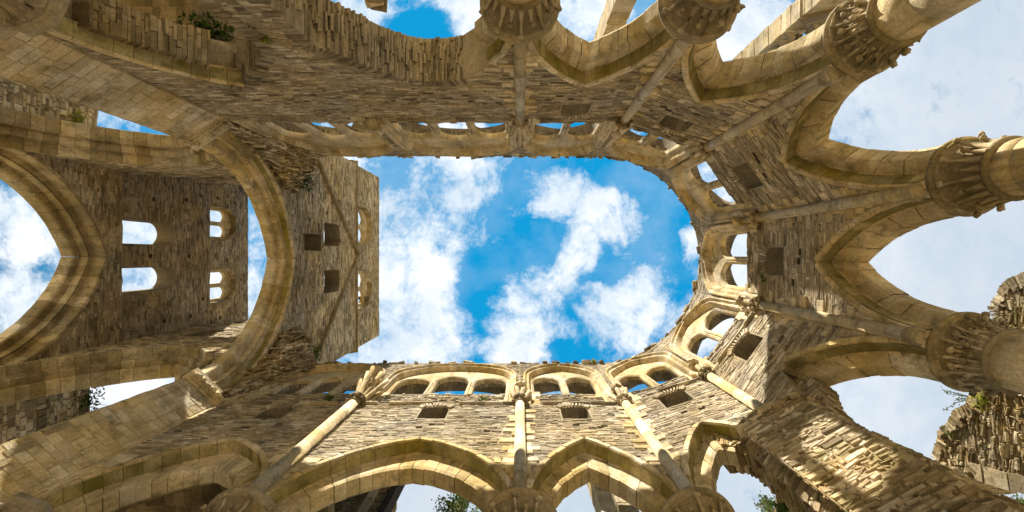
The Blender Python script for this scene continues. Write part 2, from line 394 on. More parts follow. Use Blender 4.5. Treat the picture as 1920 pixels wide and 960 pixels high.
# ------------------------------------------------------------------ choir and apse
ZS, ZTOP, ZF = 7.68, 18.0, 13.05
YN, YS = 3.755, -3.525
CX, CY, RA = 2.65, .115, 3.64
WN = W((0, YN), (1, 0), (0, 1)); WS = W((0, YS), (1, 0), (0, -1))
def av(a, r=RA): return Vector((CX + r * math.cos(R(a)), CY + r * math.sin(R(a))))
def aside(a):
    p = av(a + 18); return W(p, (math.sin(R(a)), -math.cos(R(a))), (math.cos(R(a)), math.sin(R(a))), .19, 2 * RA * math.sin(R(18)))
LA = 2 * RA * math.sin(R(18))
ARCH_PROF = [(1, .10, .03), (1, .10, -.012), (1, .0, -.012), (1, -.015, .02), (1, -.02, .26), (.98, -.05, .285), (.10, .03, .285), (.03, .0, .31), (0, 0, .36), (0, 0, .58), (.06, .02, .63), (.9, 0, .66)]
OUTER_PROF = ARCH_PROF[:7]
def bay(root, w, s0, s1, lights=2, mode='full', zsill=14.42, niche=True, quoin=(True, True), hood=True, stone_rr=(0, 1), seed=0):
    random.seed(100 + seed)
    b = s1 - s0; sc = (s0 + s1) / 2; wi = b / 2 - .40; wo = b / 2 - .12
    hi, ho = 2.15, 2.88
    pO = pointed(sc, wo, ZS, ho); pI = pointed(sc, wi, ZS, hi); hp = offset_path(pO, .085)
    hp[0] = (hp[0][0], ZS); hp[-1] = (hp[-1][0], ZS); hp = [(x, max(z, ZS)) for x, z in hp]
    rough = None; infill = None; half = len(hp) // 2
    t0, t1, i0, i1 = 0, 1, 0, 1
    if mode == 'broken_right':            # arch lost towards the rubble pier
        t1 = .66; i1 = .58
        hp = hp[:half + 4] + [(sc + .48, 9.75), (sc + .62, 9.1), (sc + .68, ZS)]
        rough = [(sc + .07, 9.84), (sc + .24, 9.78), (sc + .36, 9.62), (sc + .44, 9.2), (sc + .40, 8.6), (sc + .44, 8.0), (sc + .40, 7.0)]
        infill = [(sc + .10, 10.5)] + rough + [(sc + .95, 7.0), (sc + .95, 9.4), (sc + .5, 10.3)]
    if mode == 'broken_left':
        t0 = .46; i0 = .485
        hp = [(sc - .9, ZS), (sc - .84, 8.6), (sc - .66, 9.2), (sc - .36, 9.9)] + hp[half - 1:]
        rough = [(sc - .62, 7.0), (sc - .58, 8.5), (sc - .42, 9.0), (sc - .24, 9.5), (sc - .04, 9.82)]
        infill = [(sc - .05, 10.5), (sc - .4, 10.3), (sc - .98, 9.4), (sc - .98, 7.0)] + rough
    if mode == 'ruin_west':               # only the west half of the arch still stands
        t1 = .5; i1 = 0
        cut = [(sc + .12, 10.35), (-5.1, 9.72), (-4.75, 9.3), (-4.42, 8.85), (-4.3, 8.1), (-4.45, 7.2), (-4.5, 4), (-4.45, -1.6)]
        hp = hp[:half + 1] + cut; rough = [pI[k] for k in range(2, half - 1)]; rough = [(x, z + .25) for x, z in rough]
    if mode == 'ruin_east':
        t0 = .76; i0 = .76; PO = Path(hp)
        cut = [(-3.5, -1.6), (-3.55, 4), (-3.48, 8.55), (-3.2, 8.8), (-2.95, 9.25), (-2.65, 9.7), (-2.3, 10.1), (-1.95, 10.28), (-1.5, 10.25), (-1.15, 10.15)]
        hp = cut + [tuple(PO.at(t)) for t in (.78, .84, .9, .95, 1)]; hp[-1] = (hp[-1][0], ZS)
    top = []; n = int(b / .13)
    for k in range(n + 1):
        top.append((s1 - b * k / n, ZTOP + U(-.05, .03)))
    zb0 = hp[0][1]; zb1 = hp[-1][1]
    outline = [(s0, zb0)] + hp + [(s1, zb1)] + top
    # clerestory opening and the small opening below it
    wf = b / 2 - (.27 if b > 2.4 else .215); fr = [(sc - wf, ZF)] + pointed(sc, wf, 16.05, 1.47, 12) + [(sc + wf, ZF)]
    hole_f = fr
    holes = [hole_f]; nz = (11.86, 12.55, 12.76); nx = .33
    nich = [(sc - nx, nz[0]), (sc + nx, nz[0])] + [(sc + nx * math.cos(a), nz[1] + .2 * math.sin(a)) for a in (0, .6, 1.1, math.pi / 2, 2.04, 2.54, math.pi)]
    if niche: holes.append(nich)
    puts = []
    for k in range(3):
        x = U(s0 + .5, s1 - .5); z = U(10.8, 11.7) if abs(x - sc) > .5 else U(11.0, 11.5)
        puts.append([(x, z), (x + .15, z), (x + .15, z + .12), (x, z + .12)])
    holes += puts
    mb = MB(); panel(mb, w, outline, holes, T=.85)
    # quoins and low ashlar
    qb = MB(); ex = [offset_path(fr + [fr[0]], .1)[:-1], [(x + (.03 if x > sc else -.03), z) for x, z in nich] if niche else puts[0]] + puts
    ex[0] = [(x, z - .02) for x, z in ex[0]]
    exq = []
    for side, flag in ((0, quoin[0]), (1, quoin[1])):
        if not flag: continue
        z = 9.35
        while z < 12.7:
            hh = U(.13, .24); ln = U(.17, .25) if (int(z * 4.1) % 2) else U(.27, .42)
            if rnd() < .66:
                a, c = (s0 + .02, s0 + ln) if side == 0 else (s1 - ln, s1 - .02)
                qd = -.024 - U(0, .01)
                qb.hexa([w(a, z + .004, qd), w(c, z + .004, qd), w(c, z + hh - .004, qd), w(a, z + hh - .004, qd), w(a, z, .03), w(c, z, .03), w(c, z + hh, .03), w(a, z + hh, .03)], skip=(1,))
                exq.append([(a - .02, z), (c + .005, z), (c + .005, z + hh), (a - .02, z + hh)])
            z += hh + .004
    if mode not in ('ruin_west', 'ruin_east'):
        stone_fill(qb, w, outline, ex, h=(.19, .27), l=(.25, .5), dep=.012, gap=.006, zr=(ZS, 9.35), base=.012, tilt=0)
        zlo = 9.35
    else: zlo = -1.6
    stone_fill(mb, w, outline, ex + exq, zr=(zlo, ZTOP - .03), rr=stone_rr)
    # fan of thin slates over the small opening
    if niche:
        for k in range(13):
            a = math.pi * (.08 + .84 * k / 12); ca, sa = math.cos(a), math.sin(a)
            c0 = np.array((sc + nx * ca * 1.02, nz[1] + .03 + .19 * sa)); dr = np.array((ca * .55, .9)); dr /= np.hypot(*dr); tn = np.array((dr[1], -dr[0]))
            ln = U(.16, .24); hw = .021; q = []
            for dd in (-.045 - U(0, .01), .05):
                for ta, na in ((-hw, 0), (hw, 0), (hw, ln), (-hw, ln)):
                    pp = c0 + tn * ta + dr * na; q.append(w(pp[0], pp[1], dd))
            mb.hexa(q, U(.3, 1))
    # broken top edge
    x = s0
    while x < s1:
        ln = U(.08, .3)
        if rnd() < .72:
            hh = U(.02, .07); pr = U(-.02, .09) * (1.5 if rnd() < .15 else 1)
            c = w(x + ln / 2, ZTOP - .02 - U(0, .08), 0); ang = math.atan2(w.e.y, w.e.x)
            mb.box(c - w.n * (pr * .5 - .05), (ln * .5, .06 + pr * .5, hh), Matrix.Rotation(ang + U(-.25, .25), 3, 'Z'), jit=.018)
        x += ln
    # a row of thin ledge stones at the foot of the clerestory
    x = s0 + .1
    while x < s1 - .1:
        ln = U(.2, .5); c = w(x + ln / 2, ZF - .05, -.02); ang = math.atan2(w.e.y, w.e.x)
        if rnd() < .7: mb.box(c, (ln * .49, .05 + U(0, .03), .025), Matrix.Rotation(ang, 3, 'Z'), jit=.006)
        x += ln
    if rough is not None and infill is not None:
        w2 = w.shift(.27); im = MB(); panel(im, w2, infill, (), T=.56); stone_fill(im, w2, infill, [], dep=.07, h=(.06, .13))
        rough_soffit(im, w2, rough, 0, .56, inn=.09)
        im.build('rubble_filling', RUBBLE, root)
    elif mode == 'ruin_west':
        rm = MB(); rough_soffit(rm, w, rough, .26, .85, step=(.04, .11), inn=.06, out=.5, rr=(.0, .55))
        rm.build('robbed_soffit', RUBBLE, root)
        rough_soffit(mb, w, hp[half - 1:half + 7], 0, .85, inn=.1, rr=(0, .4))
    elif mode == 'ruin_east':
        rough_soffit(mb, w, cut[1:], 0, .85, inn=.13, step=(.028, .06), rr=(0, .42))
    mb.build('wall_face', [SLATE, ASHLAR], root, [qb])
    # arch
    a = MB()
    if i1 > i0 and (i0, i1) == (t0, t1): sweep(a, w, pO, pI, ARCH_PROF, t0, t1)
    else:
        sweep(a, w, pO, pI, OUTER_PROF[:6] + [(.8, 0, .285)], t0, t1)
        if i1 > i0: sweep(a, w, pO, pI, [(1.0, -.02, .286)] + ARCH_PROF[6:], i0, i1)
    ar = a.build('arch', ASHLAR, root)
    # outer order soffit keeps the damp: its mossy course is a mesh of its own
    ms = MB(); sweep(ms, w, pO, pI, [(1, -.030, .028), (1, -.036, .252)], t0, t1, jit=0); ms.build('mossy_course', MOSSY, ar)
    # clerestory window: moulded frame, rubble infill under the lights, tracery
    f = MB()
    fr_prof = [(1, .17, .02), (1, .17, -.05), (1, .145, -.085), (1, .11, -.085), (1, .085, -.04), (1, .07, -.015), (1, .0, -.012), (1, -.02, .03), (1, -.06, .14), (1, -.065, .18)]
    sweep(f, w, fr, fr, fr_prof, vl=.36, sub=2, jit=.004)
    fo = f.build('clerestory_window', ASHLAR, root)
    wi2 = wf - .06; w3 = w.shift(.13)
    rec = [(sc - wi2, ZF - .05), (sc + wi2, ZF - .05), (sc + wi2, zsill), (sc - wi2, zsill)]
    im = MB(); panel(im, w3, rec, (), T=.27); stone_fill(im, w3, rec, [], dep=.05, zr=(ZF - .05, zsill))
    jb = MB()
    for side in (-1, 1):                                                  # toothed jamb blocks
        z = ZF
        while z < zsill - .1:
            hh = U(.16, .26); ln = U(.06, .12) if rnd() < .5 else U(.14, .24)
            a_, c_ = (sc - wi2, sc - wi2 + ln) if side < 0 else (sc + wi2 - ln, sc + wi2)
            jb.hexa([w3(a_, z, -.06), w3(c_, z, -.06), w3(c_, z + hh - .006, -.06), w3(a_, z + hh - .006, -.06), w3(a_, z, .02), w3(c_, z, .02), w3(c_, z + hh - .006, .02), w3(a_, z + hh - .006, .02)], skip=(1,)); z += hh
    im.build('rubble_infill', [SLATE, ASHLAR], fo, [jb])
    ta = offset_path(fr[1:-1], -.06)
    out = [(sc - wi2, zsill - .02)] + ta + [(sc + wi2, zsill - .02)]
    inner = wf - .11; mul = .14; lw = (2 * inner - mul * (lights - 1)) / lights; lh = []
    for k in range(lights):
        c = sc - inner + lw / 2 + k * (lw + mul); ctr = lights == 3 and k == 1
        sp = zsill + ((1.5 if ctr else 1.28) if lights == 3 else (1.66 if zsill < 14.12 else 1.5)); hh = .62 if ctr else (.58 if lights == 3 else .52)
        ap = pointed(c, lw / 2, sp, max(hh, lw * .5), 8)
        lh.append([(c - lw / 2, zsill + .001)] + ap + [(c + lw / 2, zsill + .001)])
    tm = MB(); panel(tm, w.shift(.155), out, lh, T=.12, r=.6)
    for ap in lh:                                                         # chamfered inner order round each light
        sweep(tm, w.shift(.155), ap, ap, [(1, .06, .0), (1, .055, -.035), (1, .02, -.035), (1, -.03, .0), (1, -.045, .05), (1, -.04, .12)], vl=.5, sub=4, jit=.002, gap=.002)
    tm.build('tracery', ASHLAR, fo)
    rm = MB(); lh2 = [offset_path(a_, .02) for a_ in lh]
    lh2 = [[(x, max(z, zsill)) for x, z in a_] for a_ in lh2]
    panel(rm, w.shift(.28), out, lh2, T=.12, r=.1)
    for a_ in lh2: rough_soffit(rm, w.shift(.28), a_, 0, .12, step=(.04, .08), inn=.0, out=.06, rr=(0, .5))
    rm.build('rear_arch', SLATE, fo)

def shaft(root, p, inward, ztop=12.78, z0=7.72, r=.108, ribs=5, spread=.42, lean=.45, rlen=1.35):
    p = Vector((p.x, p.y, 0)); i = Vector((inward.x, inward.y, 0)).normalized(); t = Vector((-i.y, i.x, 0)); c = p + i * .09
    m = MB(); z = z0
    while z < ztop - .01:
        h = min(U(.5, .95), ztop - z)
        if ztop - z - h < .25: h = ztop - z
        m.tube([c + Vector((0, 0, z + .005)), c + Vector((0, 0, z + h - .005))], r * U(.985, 1.015), 16); z += h
    so_ = m.build('vault_shaft', ASHLAR, root)
    if z0 < 8:
        b = MB(); b.lathe(c + Vector((0, 0, z0 + .02)), [(r * 1.0, -.04), (r * 1.4, -.02), (r * 1.45, .10), (r * 1.2, .14), (r * 1.15, .2), (r, .24)], 8, smooth=False); b.build('shaft_base', DARKASH, so_)
    k = MB(); cc = c + Vector((0, 0, ztop))
    k.lathe(cc, [(r * 1.0, -.06), (r * 1.25, -.05), (r * 1.25, -.01), (r * 1.02, 0), (r * 1.1, .1), (r * 1.45, .2), (r * 1.8, .22), (r * 1.85, .28), (r * 1.6, .31)], 16)
    for q in range(8):
        a = q * math.pi / 4 + .2; dv = Vector((math.cos(a), math.sin(a), 0)); k.lump(cc + dv * r * 1.62 + Vector((0, 0, .13)), (.05, .05, .05), jit=.35)
    k.build('shaft_capital', DARKASH, so_)
    if ribs:
        s = MB()
        for q in range(ribs):
            f = (q - (ribs - 1) / 2) / max(1, (ribs - 1) / 2); mid = 1 - abs(f); ln = rlen * U(.75, 1.05); pts = []
            for u_ in (0, .25, .5, .75, 1):
                zz = ztop + .28 + ln * u_
                pts.append(c + t * f * (.10 + spread * u_ ** 1.3) + i * (-.02 + mid * .06 + lean * u_ ** 1.7 * (.35 + .65 * mid)) + Vector((0, 0, zz)))
            s.tube(pts, [.062, .064, .066, .068, .06], 8)
        for q in range(7): s.lump(c + t * U(-.25, .25) * spread * 2 + i * U(0, .2) + Vector((0, 0, ztop + .3 + rlen * U(.85, 1.0))), (U(.06, .13), U(.06, .13), U(.05, .1)), jit=.4)
        s.build('rib_springer', ASHLAR, so_)
    return so_

north = thing('choir_wall', 'sunlit straight choir wall of pale slate with three arches and clerestory windows', 'wall', (0, YN, -1.6), 'walls of the choir')
XN = [-7.62, -4.15, 0, 2.65]
bay(north, WN, XN[0], XN[1], 3, quoin=(False, False), seed=1)
bay(north, WN, XN[1], XN[2], 3, quoin=(False, True), seed=2)
bay(north, WN, XN[2], XN[3], 2, quoin=(True, True), seed=3)
random.seed(21)
shaft(north, Vector((XN[1], YN)), Vector((0, -1)), ribs=5, r=.125, rlen=1.7, spread=.3, lean=.5)
shaft(north, Vector((XN[2], YN)), Vector((0, -1)), ribs=4, rlen=.95, spread=.16, lean=.12)
shaft(north, Vector((XN[3], YN)), Vector((-.25, -1)), ribs=3, rlen=.8, spread=.14, lean=.1)

south = thing('choir_wall', 'shaded straight choir wall of dark slate with a robbed ragged arch', 'wall', (0, YS, -1.6), 'walls of the choir')
XS = [-7.45, -3.9, 0, 2.65]
bay(south, WS, XS[0], XS[1], 3, 'ruin_west', zsill=13.95, niche=False, quoin=(False, False), seed=4)
bay(south, WS, XS[1], XS[2], 3, 'ruin_east', zsill=13.95, niche=False, quoin=(False, True), seed=5)
bay(south, WS, XS[2], XS[3], 2, zsill=13.95, quoin=(True, True), seed=6)
random.seed(22)
shaft(south, Vector((XS[2], YS)), Vector((0, 1)), ribs=5, rlen=1.5, spread=.22, lean=.22)
shaft(south, Vector((XS[3], YS)), Vector((-.25, 1)), ribs=2, rlen=.7, spread=.1, lean=.1)
c = MB()
for k in range(16): c.lump((XS[1] + U(-.3, .35), YS + U(.0, .22), 13.2 + U(-.15, .55)), (U(.09, .2), U(.08, .16), U(.08, .16)), jit=.45)
c.box((XS[1], YS + .12, 13.15), (.32, .14, .12), Matrix.Rotation(.1, 3, 'Z'), jit=.05)
c.build('carved_corbel', ASHLAR, south)

apse = thing('apse_wall', 'curved five sided apse wall of slate with clerestory windows and pointed arches', 'wall', (CX + RA, CY, -1.6), 'walls of the choir')
for k, a in enumerate((72, 36, 0, -36, -72)):
    bay(apse, aside(a), 0, LA, 2, {72: 'broken_right', 36: 'broken_left'}.get(a, 'full'), zsill=14.1, quoin=(a != 36, a != 72), seed=10 + k)
random.seed(23)
for a in (54, 18, -18, -54):
    p = av(a); inw = Vector((-math.cos(R(a)), -math.sin(R(a))))
    shaft(apse, p, inw, ribs=3, rlen=.75, spread=.12, lean=.05, z0=9.75 if a == 54 else 7.72)

# ------------------------------------------------------------------ round columns
def column_meshes(style, root):
    c = Vector(root.location); c.z = 0
    m = MB(); z = -1.35
    while z < 6.9:
        h = min(U(.62, .85), 6.9 - z)
        if 6.9 - z - h < .3: h = 6.9 - z
        m.lathe(c, [(.40, z), (.425, z + .008), (.425, z + h - .008), (.40, z + h)], 40); z += h
    m.lathe(c, [(.42, -1.35), (.6, -1.38), (.62, -1.48), (.7, -1.5), (.72, -1.6)], 40)
    m.build('shaft', ASHLAR, root)
    k = MB(); k.lathe(c, [(.42, 6.86), (.47, 6.865), (.495, 6.90), (.47, 6.945), (.43, 6.95)], 40, r=.1)
    k.lathe(c, [(.43, 6.95), (.43, 7.05), (.445, 7.18), (.48, 7.32), (.54, 7.44), (.60, 7.52)], 40, r=.12)  # bell coloured darker than its ribs: shade of the gaps put into the colour
    n1 = 10
    root.scale = (.9, .9, 1)
    for tier, (zt, ro, cnt, ph) in enumerate(((7.45, .635, n1, 0), (7.26, .55, n1, .5)) if style == 0 else ((7.45, .635, 14, 0), (7.32, .58, 14, .5), (7.14, .53, 14, 0))):
        for q in range(cnt):
            a = 2 * math.pi * (q + ph) / cnt + .1; d = Vector((math.cos(a), math.sin(a), 0)); tn = Vector((-d.y, d.x, 0)); zb = 6.97
            pts = [c + d * .43 + Vector((0, 0, zb)), c + d * (.44 + (ro - .44) * .18) + Vector((0, 0, zb + (zt - zb) * .4)), c + d * (.45 + (ro - .45) * .5) + Vector((0, 0, zb + (zt - zb) * .75)), c + d * ro + Vector((0, 0, zt))]
            k.tube(pts, [.05, .04, .026, .028] if style == 0 else [.03, .034, .028, .03], 6, r=U(.6, 1))
            k.lump(c + d * (ro + .01) + Vector((0, 0, zt - .02)), (.052, .052, .045), jit=.35)
            for sgn in ((-1, 1) if style else ()):
                pt2 = [pts[0] + tn * sgn * .05, pts[1] + tn * sgn * .07, pts[2] + tn * sgn * .035]; k.tube(pt2, [.018, .02, .014], 5, r=U(.2, .7))
                if rnd() < .35: k.lump(pts[2] + tn * sgn * U(.05, .09) + Vector((0, 0, U(-.05, .05))), (U(.025, .045),) * 3, jit=.4)
    k.build('capital', DARKASH, root)
    ab = MB(); ab.lathe(c, [(.57, 7.505), (.615, 7.51), (.635, 7.53), (.615, 7.55), (.615, 7.565), (.645, 7.58), (.665, 7.60), (.665, 7.64), (.65, 7.65), (.65, 7.675), (.0, 7.68)], 48)
    ab.build('abacus', DARKASH, root)
cols = [((XN[1], YN + .28), 0, 'round column with crocket capital below the long free shaft of the sunlit wall'),
        ((XN[2], YN + .28), 0, 'round column between the widest sunlit arch and the narrower arch beside it'),
        ((XN[3], YN + .28), 0, 'round column of the sunlit wall next to the half broken arch'),
        ((XS[2], YS - .24), 0, 'round column of the shaded wall at the ashlar end of the ragged arch'),
        ((XS[3], YS - .24), 0, 'round column of the shaded wall between two whole pointed arches'),
        (tuple(av(-54, RA + .55)), 1, 'round apse column with dense leafy capital in front of the ruined buttress'),
        (tuple(av(-18, RA + .58)), 0, 'round apse column with sparse crocket capital standing clear against the sky'),
        (tuple(av(18, RA + .58)), 1, 'round apse column with leafy capital in front of the plant grown ruin')]
protos = {}
for (x, y), st, lab in cols:
    if st not in protos:
        r_ = thing('round_column', lab, 'column', (x, y, -1.6), 'round columns of the arcade'); column_meshes(st, r_); protos[st] = r_
    else:
        s_ = protos[st]; r_ = s_.copy(); COL.objects.link(r_); r_.location = (x, y, -1.6); r_['label'] = lab; r_.rotation_euler = (0, 0, U(0, 6))
        for ch in list(s_.children):
            q = ch.copy(); COL.objects.link(q); q.parent = r_

# ------------------------------------------------------------------ thick rubble pier set into the apse
pier = thing('rubble_pier', 'massive rough masonry pier of lit and shaded rubble replacing an apse column', 'pier', (4.4, 2.9, -1.6))
random.seed(31)
pp = [(4.0, 3.44), (4.12, 3.21), (3.92, 3.06), (4.93, 2.50), (5.25, 2.62)]
pm = MB()
tops = [8.9, 9.3, 9.0, 9.1, 9.0]
for k in range(len(pp) - 1):
    w = seg(pp[k], pp[k + 1]); L_ = w.L
    # outward normal must point away from the vault's axis point for d > 0
    if w.n.xy.dot(Vector((4.62, 3.1)) - (Vector(pp[k]) + Vector(pp[k + 1])) / 2) < 0: w = seg(pp[k], pp[k + 1], True)
    out = [(0, -1.6), (L_, -1.6), (L_, tops[k + 1]), (L_ * .5, max(tops[k], tops[k + 1]) + .1), (0, tops[k])]
    panel(pm, w, out, (), T=.05, r=.4, back=False)
    stone_fill(pm, w, out, [], h=(.03, .09), l=(.07, .34), dep=.042, gap=.008, zr=(-1.6, 9.2), tilt=.026)
apx = Vector((4.8, 3.05, 10.1))
for k in range(len(pp) - 1):
    pm.quad([(*pp[k], tops[k]), (*pp[k + 1], tops[k + 1]), apx], .3)
for q in range(110):
    k = random.randrange(len(pp) - 1); u_, v_ = rnd(), rnd() ** .6; a = Vector((*pp[k], tops[k])).lerp(Vector((*pp[k + 1], tops[k + 1])), u_)
    pm.box(a.lerp(apx, 1 - v_), (U(.06, .2), U(.05, .12), U(.02, .06)), Matrix.Rotation(-.53 + U(-.3, .3), 3, 'Z') @ Matrix.Rotation(U(-.2, .2), 3, 'X'), jit=.02)
pm.build('rubble_masonry', RUBBLE, pier)

# ------------------------------------------------------------------ crossing piers with their responds
def ashlar_face(mb, w, L_, z0, z1, h=(.17, .27), l=(.22, .55), dep=.012):
    out = [(0, z0), (L_, z0), (L_, z1), (0, z1)]; panel(mb, w, out, (), T=.1, r=.1, back=False); stone_fill(mb, w, out, [], h=h, l=l, dep=dep, gap=.006, base=.004, tilt=0)
def crossing_pier(A, B, B2, C, D, lab, sgn):
    root = thing('crossing_pier', lab, 'pier', (B[0], B[1], -1.6), 'piers of the crossing')
    random.seed(int(abs(A[0] * 10 + A[1])) + 40)
    m = MB(); cen = Vector(((A[0] + D[0]) / 2, (A[1] + D[1]) / 2))
    loop = [A, B, B2, C, D]
    for k in range(5):
        p, q = loop[k], loop[(k + 1) % 5]; w = seg(p, q); mid = (Vector(p) + Vector(q)) / 2
        if w.n.xy.dot(cen - mid) < 0: w = seg(p, q, True)
        ashlar_face(m, w, w.L, -1.6, 13.25)
    m.build('pier_masonry', ASHLAR, root)
    im = MB(); w = seg(A, B); mid = (Vector(A) + Vector(B)) / 2
    if w.n.xy.dot(cen - mid) < 0: w = seg(A, B, True)
    for z, d, hh in ((12.92, -.03, .05), (13.0, -.09, .08), (13.1, -.15, .1), (13.22, -.17, .08)):
        im.hexa([w(-.06, z, d), w(w.L + .06, z, d), w(w.L + .06, z + hh, d - .02), w(-.06, z + hh, d - .02), w(-.06, z, .05), w(w.L + .06, z, .05), w(w.L + .06, z + hh, .05), w(-.06, z + hh, .05)])
    for q in range(11):
        p = w(U(.05, w.L - .05), 13.12, -.13); im.lump(p, (U(.05, .1),) * 3, jit=.4)
    im.build('impost', ASHLAR, root)
    return root, w
AN, BN = (-7.72, YN + .0), (-8.45, 3.06); AS, BS = (-7.58, YS), (-8.45, -2.93)
pn, wpn = crossing_pier(AN, BN, (-9.45, 3.72), (-9.45, 4.9), (-7.72, 4.9), 'crossing pier on the sunlit side with smooth ashlar face and square slots', 1)
ps, wps = crossing_pier(AS, BS, (-9.45, -3.6), (-9.45, -4.8), (-7.58, -4.8), 'crossing pier on the shaded side with dark streaked ashlar and rounded corbels', -1)
def respond(root, c, inward):
    m = MB(); c = Vector((*c, 0))
    m.lathe(c, [(.34, -1.6), (.34, 6.9)], 24); m.build('respond_shaft', ASHLAR, root)
    k = MB(); k.lathe(c, [(.34, 6.86), (.39, 6.88), (.40, 6.92), (.36, 6.95), (.38, 7.15), (.44, 7.36), (.5, 7.42)], 24)
    k.lathe(c, [(.48, 7.42), (.55, 7.44), (.55, 7.5), (.6, 7.53), (.6, 7.66), (0, 7.68)], 8, smooth=False)
    for q in range(8):
        a = 2 * math.pi * q / 8; d = Vector((math.cos(a), math.sin(a), 0))
        k.tube([c + d * .36 + Vector((0, 0, 6.97)), c + d * .40 + Vector((0, 0, 7.2)), c + d * .52 + Vector((0, 0, 7.36))], [.05, .035, .04], 6); k.lump(c + d * .53 + Vector((0, 0, 7.34)), .055)
    k.build('respond_capital', DARKASH, root)
respond(pn, (-7.45, YN + .36), None); respond(ps, (-7.3, YS - .36), None)
random.seed(50)
cm = MB()
for q, (x, y, zt) in enumerate(((-8.62, -3.22, 9.55), (-8.74, -3.32, 9.0), (-8.86, -3.42, 8.5))):
    cm.tube([(x, y, zt - 3), (x, y, zt - .25), (x, y - .02, zt - .08), (x, y - .06, zt)], [.13, .13, .11, .04], 12)
cm.build('corbels', DARKASH, ps)
sm = MB()
for q, zt in enumerate((9.55, 8.8, 8.2)):
    t = (.92, .80, .68)[q]; sm.hexa([wpn(wpn.L * t - .06, zt - .55, -.022), wpn(wpn.L * t + .06, zt - .55, -.022), wpn(wpn.L * t + .06, zt, -.022), wpn(wpn.L * t - .06, zt, -.022), wpn(wpn.L * t - .06, zt - .55, .02), wpn(wpn.L * t + .06, zt - .55, .02), wpn(wpn.L * t + .06, zt, .02), wpn(wpn.L * t - .06, zt, .02)])
sm.build('slot_stones', DARKASH, pn)  # flat darker plates drawn for the slots, their shade put into the colour

# ------------------------------------------------------------------ crossing tower
tower = thing('crossing_tower', 'tall roofless square tower of grey slate open to the sky over the crossing', 'tower', (-11.5, 0, 13))
TZ = 28.5
def belfry(ac, w_, z0=24.45, zs=25.9, h=1.05): return [(ac - w_, z0)] + pointed(ac, w_, zs, h, 8) + [(ac + w_, z0)]
def rect(a0, a1, z0, z1): return [(a0, z0), (a1, z0), (a1, z1), (a0, z1)]
def arched(ac, hw, z0, zs, h): return [(ac - hw, z0)] + pointed(ac, hw, zs, h, 6) + [(ac + hw, z0)]
CROSS = [(1, .14, .05), (1, .14, -.05), (1, .03, -.05), (1, 0, .0), (1, -.02, .27), (.98, -.04, .29), (.66, .0, .29), (.65, .0, .38), (.57, .0, .38), (.56, .0, .31), (.50, .0, .36), (.49, .0, .56), (.5, .0, .58), (.12, .0, .58), (.03, .0, .62), (0, 0, .68), (0, 0, 1.0), (.1, 0, 1.05), (.7, 0, 1.1)]
def tower_wall(w, a0, a1, z0, z1, arch, holes, puts, belf, T, mat=TSLATE, rr=(0, 1), name='tower_wall', zst=None):
    hp = offset_path(arch, .1) if arch else []
    out = ([(a0, z0)] + [(x, max(z, z0)) for x, z in hp] + [(a1, z0)]) if arch and min(z for _, z in arch) <= z0 + .01 else [(a0, z0), (a1, z0)]
    n = 40; out += [(a1 + (a0 - a1) * k / n, z1 + U(-.04, .02)) for k in range(n + 1)]
    hs = list(holes) + list(belf); pt = []
    for (x, z) in puts: pt.append(rect(x, x + .16, z, z + .2))
    m = MB(); panel(m, w, out, hs + pt, T=T); stone_fill(m, w, out, hs + pt, h=(.05, .11), l=(.12, .42), dep=.035, gap=.007, rr=rr)
    o = m.build(name, mat, tower)
    for b in belf:
        xs = [p[0] for p in b]; c = (min(xs) + max(xs)) / 2; hw = (max(xs) - min(xs)) / 2; z00 = b[0][1]
        t = MB(); lts = []
        for sg in (-1, 1):
            lc = c + sg * hw * .46; lts.append([(lc - hw * .34, z00 + .001)] + pointed(lc, hw * .34, z00 + 1.5, .36, 6) + [(lc + hw * .34, z00 + .001)])
        plate = [(x, z - .0) for x, z in b]
        panel(t, w.shift(.2), plate, lts, T=.15, r=.35); t.build('belfry_tracery', ASHLAR, o)
        f = MB(); sweep(f, w, b, b, [(1, .03, .03), (1, .03, -.05), (1, -.01, -.05), (1, -.02, .1), (1, -.03, .2)], vl=.3, sub=2); f.build('belfry_frame', DARKASH, o)
    return o
random.seed(60)
# east wall, seen from the choir: s runs along Y
WE = W((-7.8, 0), (0, 1), (-1, 0))
eO = pointed(.07, 3.52, 13.2, 4.35, 18); eI = pointed(.07, 2.96, 13.2, 3.95, 18)
puts = [(U(-3.8, 3.6), z) for z in (18.6, 19.6, 20.6, 21.5, 22.5, 23.4, 25.3, 26.4, 27.2, 20.1, 21.9, 23.0)]
puts = [(x, z) for x, z in puts if not (-1.6 < x < 1.7)]
ew = tower_wall(WE, -4.4, 4.4, 13.2, 24.3, eO, [rect(-.85, -.22, 18.5, 20.1), arched(-.9, .46, 20.35, 21.95, .2), arched(1.02, .46, 20.35, 21.95, .2)], [p_ for p_ in puts if p_[1] < 24], [], .66)
tower_wall(WE.shift(.04), -4.4, 4.4, 24.3, TZ, None, [], [p_ for p_ in puts if p_[1] > 24], [belfry(-1.5, .93), belfry(1.62, .93)], .5)
a = MB(); sweep(a, WE, eO, eI, [(m_, o_, d_ * (.66 if d_ > 0 else 1)) for m_, o_, d_ in CROSS], vl=.34, sub=2); ar = a.build('crossing_arch', ASHLAR, tower)
a = MB(); sweep(a, WE, eO, eI, [(1, -.028, .02), (1, -.046, .165)], vl=.34, sub=2, jit=0); a.build('mossy_course', MOSSY, ar)
